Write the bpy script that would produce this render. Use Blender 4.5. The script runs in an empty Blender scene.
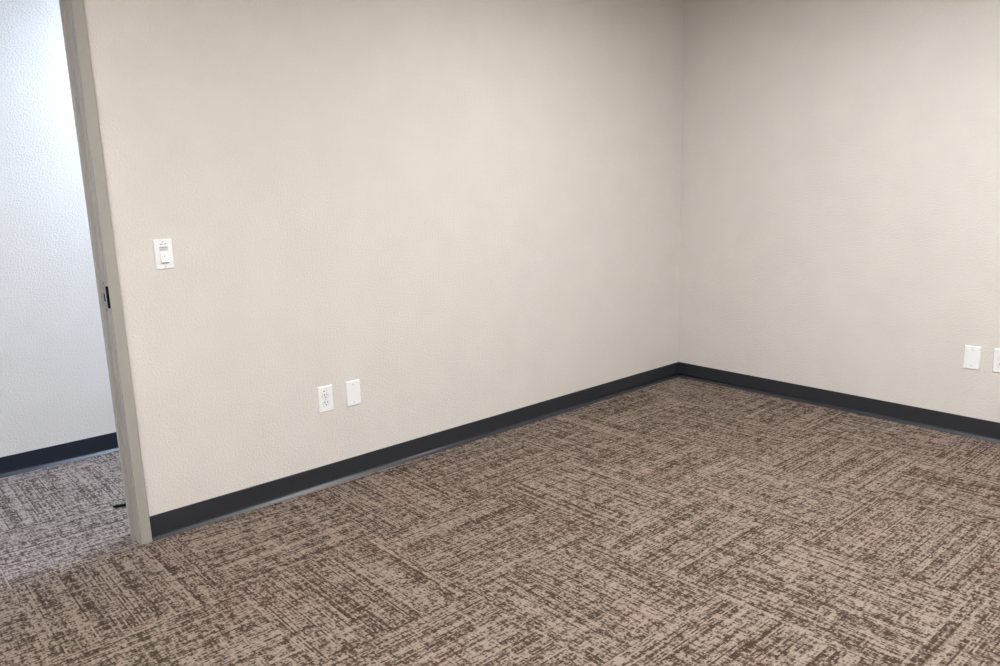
import bpy, bmesh, math
from mathutils import Vector, Matrix
S = bpy.context.scene
C = S.collection
PI = math.pi

# ------------------------------------------------------------------ dimensions (metres, corner of the room at the origin)
JX = -3.4874          # outer edge of the door casing on the long wall
HY = 1.2686           # corridor wall
CEIL = 2.48
RX, RY = -5.30, -4.40 # hidden walls
WT = 0.118            # partition thickness
OPX0 = JX - 0.041     # strike-side edge of the clear opening behind the casing
OPW = 0.93
DH = 2.134
BH = 0.1013

# ------------------------------------------------------------------ node helper
class N:
    def __init__(s, name):
        s.m = bpy.data.materials.new(name); s.m.use_nodes = True
        s.t = s.m.node_tree; s.b = s.t.nodes['Principled BSDF']
    def new(s, ty, **k):
        n = s.t.nodes.new(ty)
        for a, v in k.items(): setattr(n, a, v)
        return n
    def put(s, sock, v):
        if isinstance(v, bpy.types.NodeSocket): s.t.links.new(v, sock)
        else: sock.default_value = v
    def mt(s, op, a, b=0.0, c=0.0):
        n = s.new('ShaderNodeMath', operation=op)
        for k, v in enumerate((a, b, c)): s.put(n.inputs[k], v)
        return n.outputs[0]
    def vec(s, x, y, z):
        n = s.new('ShaderNodeCombineXYZ')
        for k, v in enumerate((x, y, z)): s.put(n.inputs[k], v)
        return n.outputs[0]
    def noise(s, v, scale=1.0, detail=2.0, rough=.5):
        n = s.new('ShaderNodeTexNoise'); s.put(n.inputs['Vector'], v)
        n.inputs['Scale'].default_value = scale; n.inputs['Detail'].default_value = detail
        n.inputs['Roughness'].default_value = rough
        return n.outputs[0]
    def white(s, v):
        n = s.new('ShaderNodeTexWhiteNoise', noise_dimensions='3D'); s.put(n.inputs['Vector'], v)
        return n.outputs[0]
    def mix(s, f, a, b):
        n = s.new('ShaderNodeMix', data_type='RGBA')
        s.put(n.inputs[0], f); s.put(n.inputs[6], a); s.put(n.inputs[7], b)
        return n.outputs[2]
    def rng(s, v, a, b, c=0.0, d=1.0, smooth=True):
        n = s.new('ShaderNodeMapRange', interpolation_type='SMOOTHSTEP' if smooth else 'LINEAR')
        s.put(n.inputs[0], v)
        for k, q in enumerate((a, b, c, d)): n.inputs[k+1].default_value = q
        return n.outputs[0]
    def pos(s):
        return s.new('ShaderNodeTexCoord').outputs['Object']
    def bump(s, h, strength, dist):
        n = s.new('ShaderNodeBump'); n.inputs['Strength'].default_value = strength
        n.inputs['Distance'].default_value = dist; s.put(n.inputs['Height'], h)
        s.t.links.new(n.outputs[0], s.b.inputs['Normal'])
    def base(s, c, rough=.5, spec=None, metal=0):
        s.put(s.b.inputs['Base Color'], c); s.put(s.b.inputs['Roughness'], rough)
        if spec is not None: s.b.inputs['Specular IOR Level'].default_value = spec
        s.b.inputs['Metallic'].default_value = metal
def lin(r, g, b):
    f = lambda v: (v/255/12.92 if v/255 <= .04045 else ((v/255+.055)/1.055)**2.4)
    return (f(r), f(g), f(b), 1)

# ------------------------------------------------------------------ materials
def m_wall():
    n = N('orange_peel_paint'); p = n.pos()
    a = n.noise(p, 115, 2, .5); b = n.noise(p, 300, 1, .5)
    h = n.mt('ADD', n.rng(a, .42, .66), n.mt('MULTIPLY', b, .35))
    n.base(n.mix(n.rng(n.noise(p, 5, 2), .3, .7), lin(212, 207, 202), lin(215, 210, 205)), .62, .3)
    n.bump(h, WB, .0017)
    return n.m
WB = .6
def m_carpet(name, dark, dark_red, dark_olive, light, light_red):
    n = N(name); p = n.pos()
    sp = n.new('ShaderNodeSeparateXYZ'); n.put(sp.inputs[0], p)
    x, y = sp.outputs[0], sp.outputs[1]
    T = .58
    tx = n.mt('DIVIDE', n.mt('ADD', x, 2.82), T); ty = n.mt('DIVIDE', n.mt('ADD', y, 1.204), T)
    i = n.mt('FLOOR', tx); j = n.mt('FLOOR', ty)
    par = n.mt('FLOORED_MODULO', n.mt('ADD', i, j), 2.0)          # 1: ribs run along y
    inv = n.mt('SUBTRACT', 1.0, par)
    u = n.mt('ADD', n.mt('MULTIPLY', x, inv), n.mt('MULTIPLY', y, par))
    v = n.mt('ADD', n.mt('MULTIPLY', y, inv), n.mt('MULTIPLY', x, par))
    s1 = n.mt('ADD', n.mt('MULTIPLY', i, 17.31), n.mt('MULTIPLY', j, 5.77))
    rp = .0056
    rib = n.mt('FLOOR', n.mt('DIVIDE', v, rp))
    # yarn dashes: each rib has its own run of light and dark loops
    d1 = n.noise(n.vec(n.mt('MULTIPLY', u, 52.0), n.mt('MULTIPLY', rib, 3.17), s1), 1, 2, .55)
    d2 = n.noise(n.vec(n.mt('MULTIPLY', u, 11.0), n.mt('MULTIPLY', rib, 5.71), s1), 1, 1, .5)
    loop = n.white(n.vec(n.mt('FLOOR', n.mt('DIVIDE', u, .006)), rib, s1))
    c1 = n.noise(n.vec(n.mt('MULTIPLY', u, 130.0), n.mt('MULTIPLY', v, 24.0), n.mt('ADD', s1, 90)), 1, 1, .5)
    rr = n.white(n.vec(rib, s1, 3.0))
    # broader bands with and across the ribs
    bu = n.noise(n.vec(n.mt('MULTIPLY', u, 3.2), n.mt('MULTIPLY', v, 46.0), s1), 1, 2, .5)
    bv = n.noise(n.vec(n.mt('MULTIPLY', u, 50.0), n.mt('MULTIPLY', v, 7.0), n.mt('ADD', s1, 40)), 1, 2, .5)
    bl = n.noise(n.vec(n.mt('MULTIPLY', u, 11.0), n.mt('MULTIPLY', v, 14.0), s1), 1, 2, .5)
    tot = n.mt('MULTIPLY', d1, .78)
    for q, w in ((d2, .28), (loop, .20), (rr, .22), (bu, .26), (bv, .36), (bl, .10), (c1, .50)):
        tot = n.mt('ADD', tot, n.mt('MULTIPLY', q, w))
    mid = (.78+.28+.20+.22+.26+.36+.10+.50)/2 - .005
    f = n.rng(tot, mid-.16, mid+.18)
    # yarn colours: dark brown (drifting to burgundy and olive in places) and warm beige
    hue = n.noise(p, 3.4, 2, .5); hue2 = n.noise(n.vec(x, y, 7.0), 2.6, 2, .5)
    dk = n.mix(n.rng(hue, .56, .70), dark, dark_red)
    dk = n.mix(n.rng(hue2, .56, .68), dk, dark_olive)
    lt = n.mix(n.rng(hue, .5, .7), light, light_red)
    col = n.mix(f, dk, lt)
    n.base(col, .95, .1)
    rv = n.mt('ABSOLUTE', n.mt('SINE', n.mt('MULTIPLY', v, PI/rp)))
    n.bump(n.mt('ADD', n.mt('MULTIPLY', rv, 1.0), n.mt('MULTIPLY', d1, 1.2)), .55, .002)
    return n.m
def m_simple(name, c, rough, spec=.5, metal=0, bump=0, bs=300):
    n = N(name); p = n.pos()
    k = n.noise(p, 30, 3)
    d = tuple(v*.975 for v in c[:3])+(1,)
    n.base(n.mix(n.rng(k, .3, .7), d, c), rough, spec, metal)
    if bump: n.bump(n.noise(p, bs, 2), bump, .0008)
    return n.m
M = {}
M['wall'] = m_wall(); M['carpet'] = m_carpet('brown_loop_carpet_tiles', lin(66, 53, 45), lin(73, 53, 48), lin(65, 55, 45), lin(148, 134, 123), lin(149, 133, 123))
M['carpet_cool_cast'] = m_carpet('loop_carpet_tiles_cool_cast', lin(72, 61, 56), lin(73, 61, 56), lin(71, 61, 55), lin(150, 137, 130), lin(150, 137, 130))  # corridor copy of the carpet, cool light put into the yarn colours
M['rubber'] = m_simple('charcoal_vinyl_base', lin(39, 43, 50), .34, .6)
M['navy'] = m_simple('vinyl_base_cool_cast', lin(13, 25, 40), .34, .6)  # corridor copy of the vinyl base, blue light put into its colour
M['frame'] = m_simple('taupe_enamel', lin(158, 154, 147), .45, .4)
M['white'] = m_simple('white_plastic', lin(235, 237, 239), .35, .5)
M['ivory'] = m_simple('white_device_plastic', lin(228, 230, 232), .4, .5)
M['lens'] = m_simple('grey_sensor_lens', lin(205, 204, 204), .3, .5)
M['mark'] = m_simple('grey_printing', lin(120, 114, 112), .6, .3)
M['slot'] = m_simple('dark_slot', lin(58, 52, 50), .7, .2)
M['black'] = m_simple('black_recess', lin(8, 8, 9), .7, .1)
M['steel'] = m_simple('satin_steel', lin(150, 151, 154), .4, .5, .35)
M['steel_dark'] = m_simple('dull_steel', lin(100, 102, 106), .4, .5, .5)
M['screw'] = m_simple('painted_screw', lin(205, 205, 205), .35, .5)
M['cord'] = m_simple('black_cord_rubber', lin(10, 10, 11), .7, .15)
M['ceil'] = m_simple('ceiling_tile', lin(225, 222, 216), .9, .1, bump=.5, bs=180)
M['grid'] = m_simple('ceiling_grid_enamel', lin(226, 226, 224), .4, .4)
def m_emit(name, c, st):
    n = N(name); n.base((.9, .9, .9, 1), .5)
    n.b.inputs['Emission Color'].default_value = c; n.b.inputs['Emission Strength'].default_value = st
    return n.m
M['warm'] = m_emit('lit_diffuser_warm', (.98, .987, .98, 1), 24.4)
M['cool'] = m_emit('lit_diffuser_cool', (.64, .79, 1.0, 1), 34)

# ------------------------------------------------------------------ mesh helpers
def box(bm, a, b, bev=0):
    r = bmesh.ops.create_cube(bm, size=1)['verts']
    for v in r:
        v.co = Vector([(a[k]+b[k])/2 + v.co[k]*(b[k]-a[k]) for k in range(3)])
    if bev:
        es = list({e for v in r for e in v.link_edges})
        bmesh.ops.bevel(bm, geom=es, offset=bev, segments=2, profile=.5, affect='EDGES')
def prism(bm, prof, p0, ax, up, out, length):
    """extrude the closed outline prof [(out, up)] from p0 along ax"""
    ax, up, out, p0 = map(Vector, (ax, up, out, p0))
    A = [bm.verts.new(p0 + out*o + up*u) for o, u in prof]
    B = [bm.verts.new(p0 + out*o + up*u + ax*length) for o, u in prof]
    k = len(prof)
    for q in range(k): bm.faces.new((A[q], A[(q+1) % k], B[(q+1) % k], B[q]))
    bm.faces.new(A[::-1]); bm.faces.new(B)
def disc(bm, c, nrm, r, h, seg=20, bev=0):
    q = Vector(nrm).to_track_quat('Z', 'Y').to_matrix().to_4x4()
    bmesh.ops.create_cone(bm, segments=seg, radius1=r, radius2=r*(.8 if bev else 1), depth=h, cap_ends=True,
                          matrix=Matrix.Translation(Vector(c)+Vector(nrm)*h/2) @ q)
def obj(name, bm, m, parent=None, smooth=False, loc=None):
    bmesh.ops.recalc_face_normals(bm, faces=bm.faces)
    me = bpy.data.meshes.new(name); bm.to_mesh(me); bm.free()
    me.materials.append(m)
    if smooth:
        for f in me.polygons: f.use_smooth = True
    o = bpy.data.objects.new(name, me); C.objects.link(o)
    if parent: o.parent = parent
    if loc: o.location = loc
    return o
def empty(name, loc, rz=0):
    o = bpy.data.objects.new(name, None); C.objects.link(o); o.location = loc; o.rotation_euler = (0, 0, rz)
    o.empty_display_size = .05
    return o
def struct(o, label, cat):
    o['kind'] = 'structure'; o['label'] = label; o['category'] = cat; return o
def tag(o, label, cat, group=None):
    o['label'] = label; o['category'] = cat
    if group: o['group'] = group
    return o
B = bmesh.new

# ------------------------------------------------------------------ room shell
HX0, HX1 = -7.2, .35      # corridor extent
b = B(); box(b, (HX0, RY-.12, -.05), (HX1+.15, 0, 0))
struct(obj('floor', b, M['carpet']), 'brown and beige flecked carpet tiles laid in quarter turned squares', 'floor')
b = B()
box(b, (OPX0, 0, 0), (.12, WT, CEIL))
box(b, (HX0, 0, 0), (OPX0-OPW, WT, CEIL))
box(b, (OPX0-OPW, 0, DH+.005), (OPX0, WT, CEIL))
struct(obj('wall_left', b, M['wall']), 'long beige orange peel textured wall with the door opening, left of the corner', 'wall')
b = B(); box(b, (0, RY-.12, 0), (.12, 0, CEIL))
struct(obj('wall_right', b, M['wall']), 'beige textured wall right of the corner', 'wall')
b = B(); box(b, (RX-.12, RY-.12, 0), (0, RY, CEIL))
struct(obj('wall_back', b, M['wall']), 'beige wall behind the viewer', 'wall')
b = B(); box(b, (RX-.12, RY, 0), (RX, 0, CEIL))
struct(obj('wall_side', b, M['wall']), 'beige side wall on the door side of the room', 'wall')
b = B(); box(b, (HX0, HY, 0), (HX1+.15, HY+.12, CEIL))
struct(obj('wall_hall', b, M['wall']), 'pale corridor wall seen through the open doorway', 'wall')
b = B(); box(b, (HX1, WT, 0), (HX1+.15, HY, CEIL))
struct(obj('wall_hall_end', b, M['wall']), 'end wall closing the corridor at the right', 'wall')
b = B(); box(b, (HX0, WT, 0), (HX0+.15, HY, CEIL))
struct(obj('wall_hall_far', b, M['wall']), 'end wall closing the corridor at the left', 'wall')
b = B(); box(b, (HX0, RY-.12, CEIL), (HX1+.15, HY+.12, CEIL+.06))
ce = struct(obj('ceiling', b, M['ceil']), 'white suspended ceiling of square lay-in tiles', 'ceiling')
b = B()                                     # T-bar grid as relief on the ceiling
gx = RX+.05
while gx < 0: box(b, (gx-.012, RY, CEIL-.006), (gx+.012, 0, CEIL)); gx += .61
gy = RY+.35
while gy < 0: box(b, (RX, gy-.012, CEIL-.005), (0, gy+.012, CEIL)); gy += .61
obj('grid', b, M['grid'], ce)

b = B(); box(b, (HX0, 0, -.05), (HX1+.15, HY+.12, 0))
struct(obj('floor_hall', b, M['carpet_cool_cast']), 'flecked carpet tiles in the corridor beyond the doorway, cool light painted into their colour', 'floor')
# ------------------------------------------------------------------ cove base (vinyl) : tall face, concave foot, thin toe
def cove():
    t = .0032
    p = [(0, 0), (.0165, 0), (.0172, .0008), (.0168, .0016),       # toe tip
         (.0072, .0118), (.0056, .0137), (.0044, .0160), (.0036, .0188), (t, .0220)]
    p += [(t, BH-.0012), (t-.0010, BH), (0, BH)]
    return p
def baseboard(name, p0, ax, out, L, label, mat='rubber'):
    b = B(); prism(b, cove(), p0, ax, (0, 0, 1), out, L)
    o = obj(name, b, M[mat])
    for f in o.data.polygons: f.use_smooth = abs(f.normal.z) < .995 and len(f.vertices) == 4 and f.center.z < .024 and f.center.z > .0125
    return struct(o, label, 'baseboard')
baseboard('baseboard_left', (JX+.0005, 0, 0), (1, 0, 0), (0, -1, 0), -JX-.0005, 'black vinyl cove base along the long left wall')
baseboard('baseboard_right', (0, -.0001, 0), (0, -1, 0), (-1, 0, 0), -RY-.0002, 'black vinyl cove base along the right wall')
baseboard('baseboard_back', (RX, RY, 0), (1, 0, 0), (0, 1, 0), -RX, 'black vinyl cove base along the wall behind the viewer')
baseboard('baseboard_side', (RX, RY, 0), (0, 1, 0), (1, 0, 0), -RY, 'black vinyl cove base along the side wall')
baseboard('baseboard_hall', (HX0+.15, HY, 0), (1, 0, 0), (0, -1, 0), HX1-HX0-.15, 'vinyl cove base along the corridor wall, cool light painted into its colour', 'navy')
baseboard('baseboard_hall_near', (OPX0+.05, WT, 0), (1, 0, 0), (0, 1, 0), HX1-OPX0-.05, 'vinyl cove base on the corridor face of the partition', 'navy')

# ------------------------------------------------------------------ door frame (knock-down steel with snap-on casing)
door = struct(empty('door_1', (OPX0-OPW/2, 0, 0)), 'taupe painted steel door frame with a strike plate, no door leaf in view', 'door frame')
def dpart(name, b, m, parent=door, smooth=False):
    o = obj(name, b, m, parent, smooth)
    if parent is door:
        o.matrix_parent_inverse = Matrix.Translation(-door.location)
    return o
def jamb_profile():
    # (x measured into the opening from the casing's outer edge, y depth)
    return [(.026, -.0035), (.0450, -.0035), (.0462, -.0023), (.0462, .0400), (.0600, .0400), (.0610, .0410),
            (.0610, .0530), (.0600, .0540), (.0462, .0540), (.0462, WT+.0035), (.026, WT+.0035)]
def casing_profile(y0, s):
    # room-side casing, hollow-looking rounded strip
    return [(0, y0), (0, y0-s*.0105), (.0014, y0-s*.0122), (.0396, y0-s*.0122), (.0410, y0-s*.0108), (.0410, y0-s*.0030), (.030, y0)]
jr = B(); P = jamb_profile()
prism(jr, P, (JX, 0, 0), (0, 0, 1), (0, 1, 0), (-1, 0, 0), DH)
# cut nothing: the strike pocket is a dark insert
dpart('jamb', jr, M['frame'])
XL = JX - .082 - OPW + 2*.041 - .082    # mirrored outer edge of the hinge-side casing
XL = OPX0 - OPW - .041
jl = B(); prism(jl, P, (XL, 0, 0), (0, 0, 1), (0, 1, 0), (1, 0, 0), DH); dpart('jamb', jl, M['frame'])
jh = B(); prism(jh, P, (XL+.026, 0, DH+.041), (1, 0, 0), (0, 1, 0), (0, 0, -1), JX-XL-.052); dpart('head', jh, M['frame'])
for y0, s in ((0, 1), (WT, -1)):
    for x0, dx in ((JX, -1), (XL, 1)):
        c = B(); prism(c, casing_profile(y0, s), (x0, 0, 0), (0, 0, 1), (0, 1, 0), (dx, 0, 0), DH+.0)
        dpart('casing', c, M['frame'])
    c = B(); prism(c, casing_profile(y0, s), (XL, 0, DH+.041), (1, 0, 0), (0, 1, 0), (0, 0, -1), JX-XL); dpart('casing', c, M['frame'])
# strike plate on the rabbet, lip reaching the room-side edge
SZ = .9915; xr = JX-.0462
b = B(); box(b, (xr-.0016, .0040, SZ-.0615), (xr+.0004, .0330, SZ+.0615), .0006)
sp = dpart('strike_plate', b, M['steel']); sp['label'] = 'satin steel strike plate'
def sub(name, b, m, parent, label=None):
    o = obj(name, b, m, parent); o.matrix_parent_inverse = parent.matrix_world.inverted() if parent.type != 'MESH' else Matrix.Identity(4)
    if label: o['label'] = label
    return o
for dz in (-.050, .050):
    b = B(); disc(b, (xr-.0016, .0185, SZ+dz), (-1, 0, 0), .0062, .0009, 18, 1)
    o = sub('screw', b, M['steel_dark'], sp)
b = B(); box(b, (xr-.0026, .0200, SZ-.018), (xr-.0010, .0325, SZ+.012)); sub('latch_hole', b, M['black'], sp, 'black latch hole')
b = B(); box(b, (xr-.0026, -.0122, SZ-.041), (xr+.0052, -.0025, SZ+.041), .0008); sub('strike_lip', b, M['black'], sp, 'dark lip opening beside the casing')

# ------------------------------------------------------------------ wall plates (local: x right, y out of wall = -y, z up)
def plate_bm(w=.0755, h=.1195, d=.0072, e=.0036):
    b = B()
    o = [(-w/2, -h/2), (w/2, -h/2), (w/2, h/2), (-w/2, h/2)]
    L = []
    for inset, y in ((0, 0), (0, -d*.32), (e*.55, -d*.86), (e, -d)):
        L.append([b.verts.new((x-math.copysign(inset, x), y, z-math.copysign(inset, z))) for x, z in o])
    for A_, B_ in zip(L, L[1:]):
        for k in range(4): b.faces.new((A_[k], A_[(k+1) % 4], B_[(k+1) % 4], B_[k]))
    b.faces.new(L[-1]); b.faces.new(L[0][::-1])
    return b
D = .0072
def screws(root, zs):
    for z in zs:
        b = B(); disc(b, (0, -D, z), (0, -1, 0), .0033, .0007, 16, 1)
        s = obj('screw', b, M['screw'], root)
        b = B(); box(b, (-.0022, -D-.0009, z-.00035), (.0022, -D-.0005, z+.00035)); obj('screw_slot', b, M['mark'], s)
def blank(loc, rz, label):
    r = tag(empty('blank_wall_plate', loc, rz), label, 'wall plate', 'blank wall plates')
    obj('plate', plate_bm(), M['white'], r); screws(r, (.0415, -.0415)); return r
def outlet(loc, rz, label):
    r = tag(empty('wall_outlet', loc, rz), label, 'outlet', 'duplex wall outlets')
    obj('plate', plate_bm(), M['white'], r)
    for zc in (.0150, -.0200):
        b = B()                                  # flattened round receptacle face
        pts = []
        for k in range(40):
            a = 2*PI*k/40; x, z = .0172*math.cos(a), .0172*math.sin(a)
            pts.append((x, max(-.0140, min(.0140, z))))
        f0 = [b.verts.new((x, -D+.0004, zc+z)) for x, z in pts]; f1 = [b.verts.new((x*.96, -D-.0016, zc+z*.96)) for x, z in pts]
        for k in range(40): b.faces.new((f0[k], f0[(k+1) % 40], f1[(k+1) % 40], f1[k]))
        b.faces.new(f1)
        g = obj('receptacle', b, M['ivory'], r)
        b = B()                                  # thin moulded seam round the face
        s0 = [b.verts.new((x*1.06, -D-.0003, zc+z*1.06)) for x, z in pts]; s1 = [b.verts.new((x*.985, -D-.0003, zc+z*.985)) for x, z in pts]
        for k in range(40): b.faces.new((s0[k], s0[(k+1) % 40], s1[(k+1) % 40], s1[k]))
        obj('seam', b, M['lens'], g)
        b = B()
        box(b, (-.0079, -D-.0019, zc+.0010), (-.0049, -D-.0012, zc+.0088))
        box(b, (.0052, -D-.0019, zc+.0018), (.0076, -D-.0012, zc+.0082))
        disc(b, (0, -D-.0012, zc-.0068), (0, -1, 0), .0027, .0007, 14)
        obj('slots', b, M['slot'], g)
    b = B()
    box(b, (-.0105, -D-.0003, .0358), (-.0012, -D+.0002, .0392)); box(b, (.0050, -D-.0003, .0362), (.0085, -D+.0002, .0396))
    obj('printed_mark', b, M['mark'], r)
    screws(r, (-.0022,))
    return r
# on the long wall (faces -y)
outlet((-2.675, 0, .4150), 0, 'white duplex outlet on the left wall, left neighbour of a blank plate')
blank((-2.5293, 0, .4122), 0, 'white blank wall plate on the left wall, just right of the duplex outlet')
# on the right wall (faces -x): local -y must turn to -x
blank((0, -1.7925, .4130), -PI/2, 'white blank wall plate on the right wall, left of the outlet at the photo edge')
outlet((0, -1.9256, .4160), -PI/2, 'white duplex outlet on the right wall, cut by the right edge of the photo')

# sensor switch beside the door
sw = tag(empty('light_switch', (-3.3136, 0, 1.1321)), 'white wall switch plate with sensor window and push button, beside the door frame', 'light switch')
obj('plate', plate_bm(.0705, .1150), M['white'], sw)
b = B(); box(b, (-.0166, -D-.0012, -.0335), (.0166, -D+.001, .0335), .0006); body = obj('switch_body', b, M['white'], sw)
b = B(); box(b, (-.0150, -D-.0032, .0130), (.0150, -D-.0008, .0285), .0006); ln = obj('sensor_window', b, M['lens'], sw); ln['label'] = 'pale grey sensor window'
b = B(); box(b, (-.0150, -D-.0038, .0262), (.0150, -D-.0028, .0285)); box(b, (-.0150, -D-.0038, .0190), (.0150, -D-.0028, .0198)); obj('louvre', b, M['mark'], ln)
b = B()                                         # button: wedge that stands out at its lower edge
prism(b, [(D+.0008, .0110), (D+.0026, .0110), (D+.0104, -.0300), (D+.0100, -.0312), (D+.0008, -.0318)], (-.0145, 0, 0), (1, 0, 0), (0, 0, 1), (0, -1, 0), .0290)
bt = obj('push_button', b, M['white'], sw)
b = B(); box(b, (-.0135, -D-.0024, -.0340), (.0140, -D-.0002, -.0312)); obj('button_shade', b, M['slot'], sw)  # dark strip painting the shadow below the push button
b = B(); disc(b, (-.0005, -D-.0062, -.0070), (0, -1, .12), .0019, .0010, 12); obj('indicator_lamp', b, M['slot'], bt)
b = B(); disc(b, (.0012, -D-.0080, -.0165), (0, -1, .12), .0014, .0008, 12); obj('indicator_dot', b, M['lens'], bt)
b = B()
box(b, (-.0120, -D-.0004, .0375), (-.0020, -D+.0002, .0402)); box(b, (.0050, -D-.0004, .0378), (.0122, -D+.0002, .0408))
obj('printed_mark', b, M['mark'], sw)
screws(sw, (.0480, -.0480))

# ------------------------------------------------------------------ black cord end on the corridor carpet
b = B()
path = [(-3.506, .4555, .0062), (-3.494, .451, .0066), (-3.470, .4425, .0066), (-3.445, .433, .0066), (-3.40, .412, .0066), (-3.34, .37, .0066), (-3.30, .31, .0066), (-3.285, .24, .0066)]
rings = []
for k, q in enumerate(path):
    q = Vector(q); t = (Vector(path[min(k+1, len(path)-1)])-Vector(path[max(k-1, 0)])).normalized()
    s_ = t.cross(Vector((0, 0, 1))).normalized(); up = s_.cross(t)
    r_ = .0044 if k == 0 else .0064
    rings.append([b.verts.new(q + s_*r_*math.cos(a)+up*r_*math.sin(a)) for a in [2*PI*m/12 for m in range(12)]])
for A_, B_ in zip(rings, rings[1:]):
    for m in range(12): b.faces.new((A_[m], A_[(m+1) % 12], B_[(m+1) % 12], B_[m]))
b.faces.new(rings[0][::-1]); b.faces.new(rings[-1])
tag(obj('cord', b, M['cord'], smooth=True), 'end of a black cord lying on the corridor carpet, showing past the door frame', 'cord')

# ------------------------------------------------------------------ ceiling lights (above the frame of the photo)
def troffer(x, y, w, h, mat, label, cat='ceiling light', group='recessed ceiling light panels'):
    r = tag(empty('ceiling_light', (x, y, CEIL)), label, cat, group)
    b = B(); t = .03
    box(b, (-w/2, -h/2, -.016), (w/2, -h/2+t, 0)); box(b, (-w/2, h/2-t, -.016), (w/2, h/2, 0))
    box(b, (-w/2, -h/2+t, -.016), (-w/2+t, h/2-t, 0)); box(b, (w/2-t, -h/2+t, -.016), (w/2, h/2-t, 0))
    obj('light_frame', b, M['grid'], r)
    b = B(); box(b, (-w/2+t, -h/2+t, -.010), (w/2-t, h/2-t, -.001)); obj('diffuser', b, mat, r)
    return r
for tx, ty, lb in ((-1.65, -1.72, 'lit recessed ceiling panel nearest the far corner of the room'),
                   (-4.50, -1.72, 'lit recessed ceiling panel nearest the doorway'),
                   (-1.65, -3.45, 'lit recessed ceiling panel at the back, along the right wall'),
                   (-4.50, -3.45, 'lit recessed ceiling panel behind the viewer')):
    troffer(tx, ty, .60, 1.20, M['warm'], lb)
troffer(-2.38, .64, 1.20, .60, M['cool'], 'cool white lit corridor ceiling panel right of the doorway')
troffer(-6.45, .55, 1.20, .60, M['cool'], 'cool white lit corridor ceiling panel left of the doorway')

# ------------------------------------------------------------------ world, camera, view
w = bpy.data.worlds.new('World'); S.world = w; w.use_nodes = True
w.node_tree.nodes['Background'].inputs[0].default_value = (.5, .5, .5, 1)
w.node_tree.nodes['Background'].inputs[1].default_value = .0
yaw, pit, rol, fpx = 0.7141, 0.2002, -0.0308, 784.585
f = Vector((math.sin(yaw)*math.cos(pit), math.cos(yaw)*math.cos(pit), -math.sin(pit)))
r = Vector((math.cos(yaw), -math.sin(yaw), 0)); u = r.cross(f)
c_, s_ = math.cos(rol), math.sin(rol)
r, u = r*c_+u*s_, u*c_-r*s_
cam = bpy.data.cameras.new('camera'); co = bpy.data.objects.new('camera', cam); C.objects.link(co)
mw = Matrix((r, u, -f)).transposed().to_4x4(); mw.translation = Vector((-4.3291, -3.1419, 1.3973)); co.matrix_world = mw
cam.sensor_width = 36; cam.lens = fpx*36/1000; cam.clip_start = .02
S.camera = co
S.view_settings.view_transform = 'Standard'; S.view_settings.look = 'None'
S.view_settings.gamma = 1; S.view_settings.use_curve_mapping = False; S.view_settings.exposure = 0.0
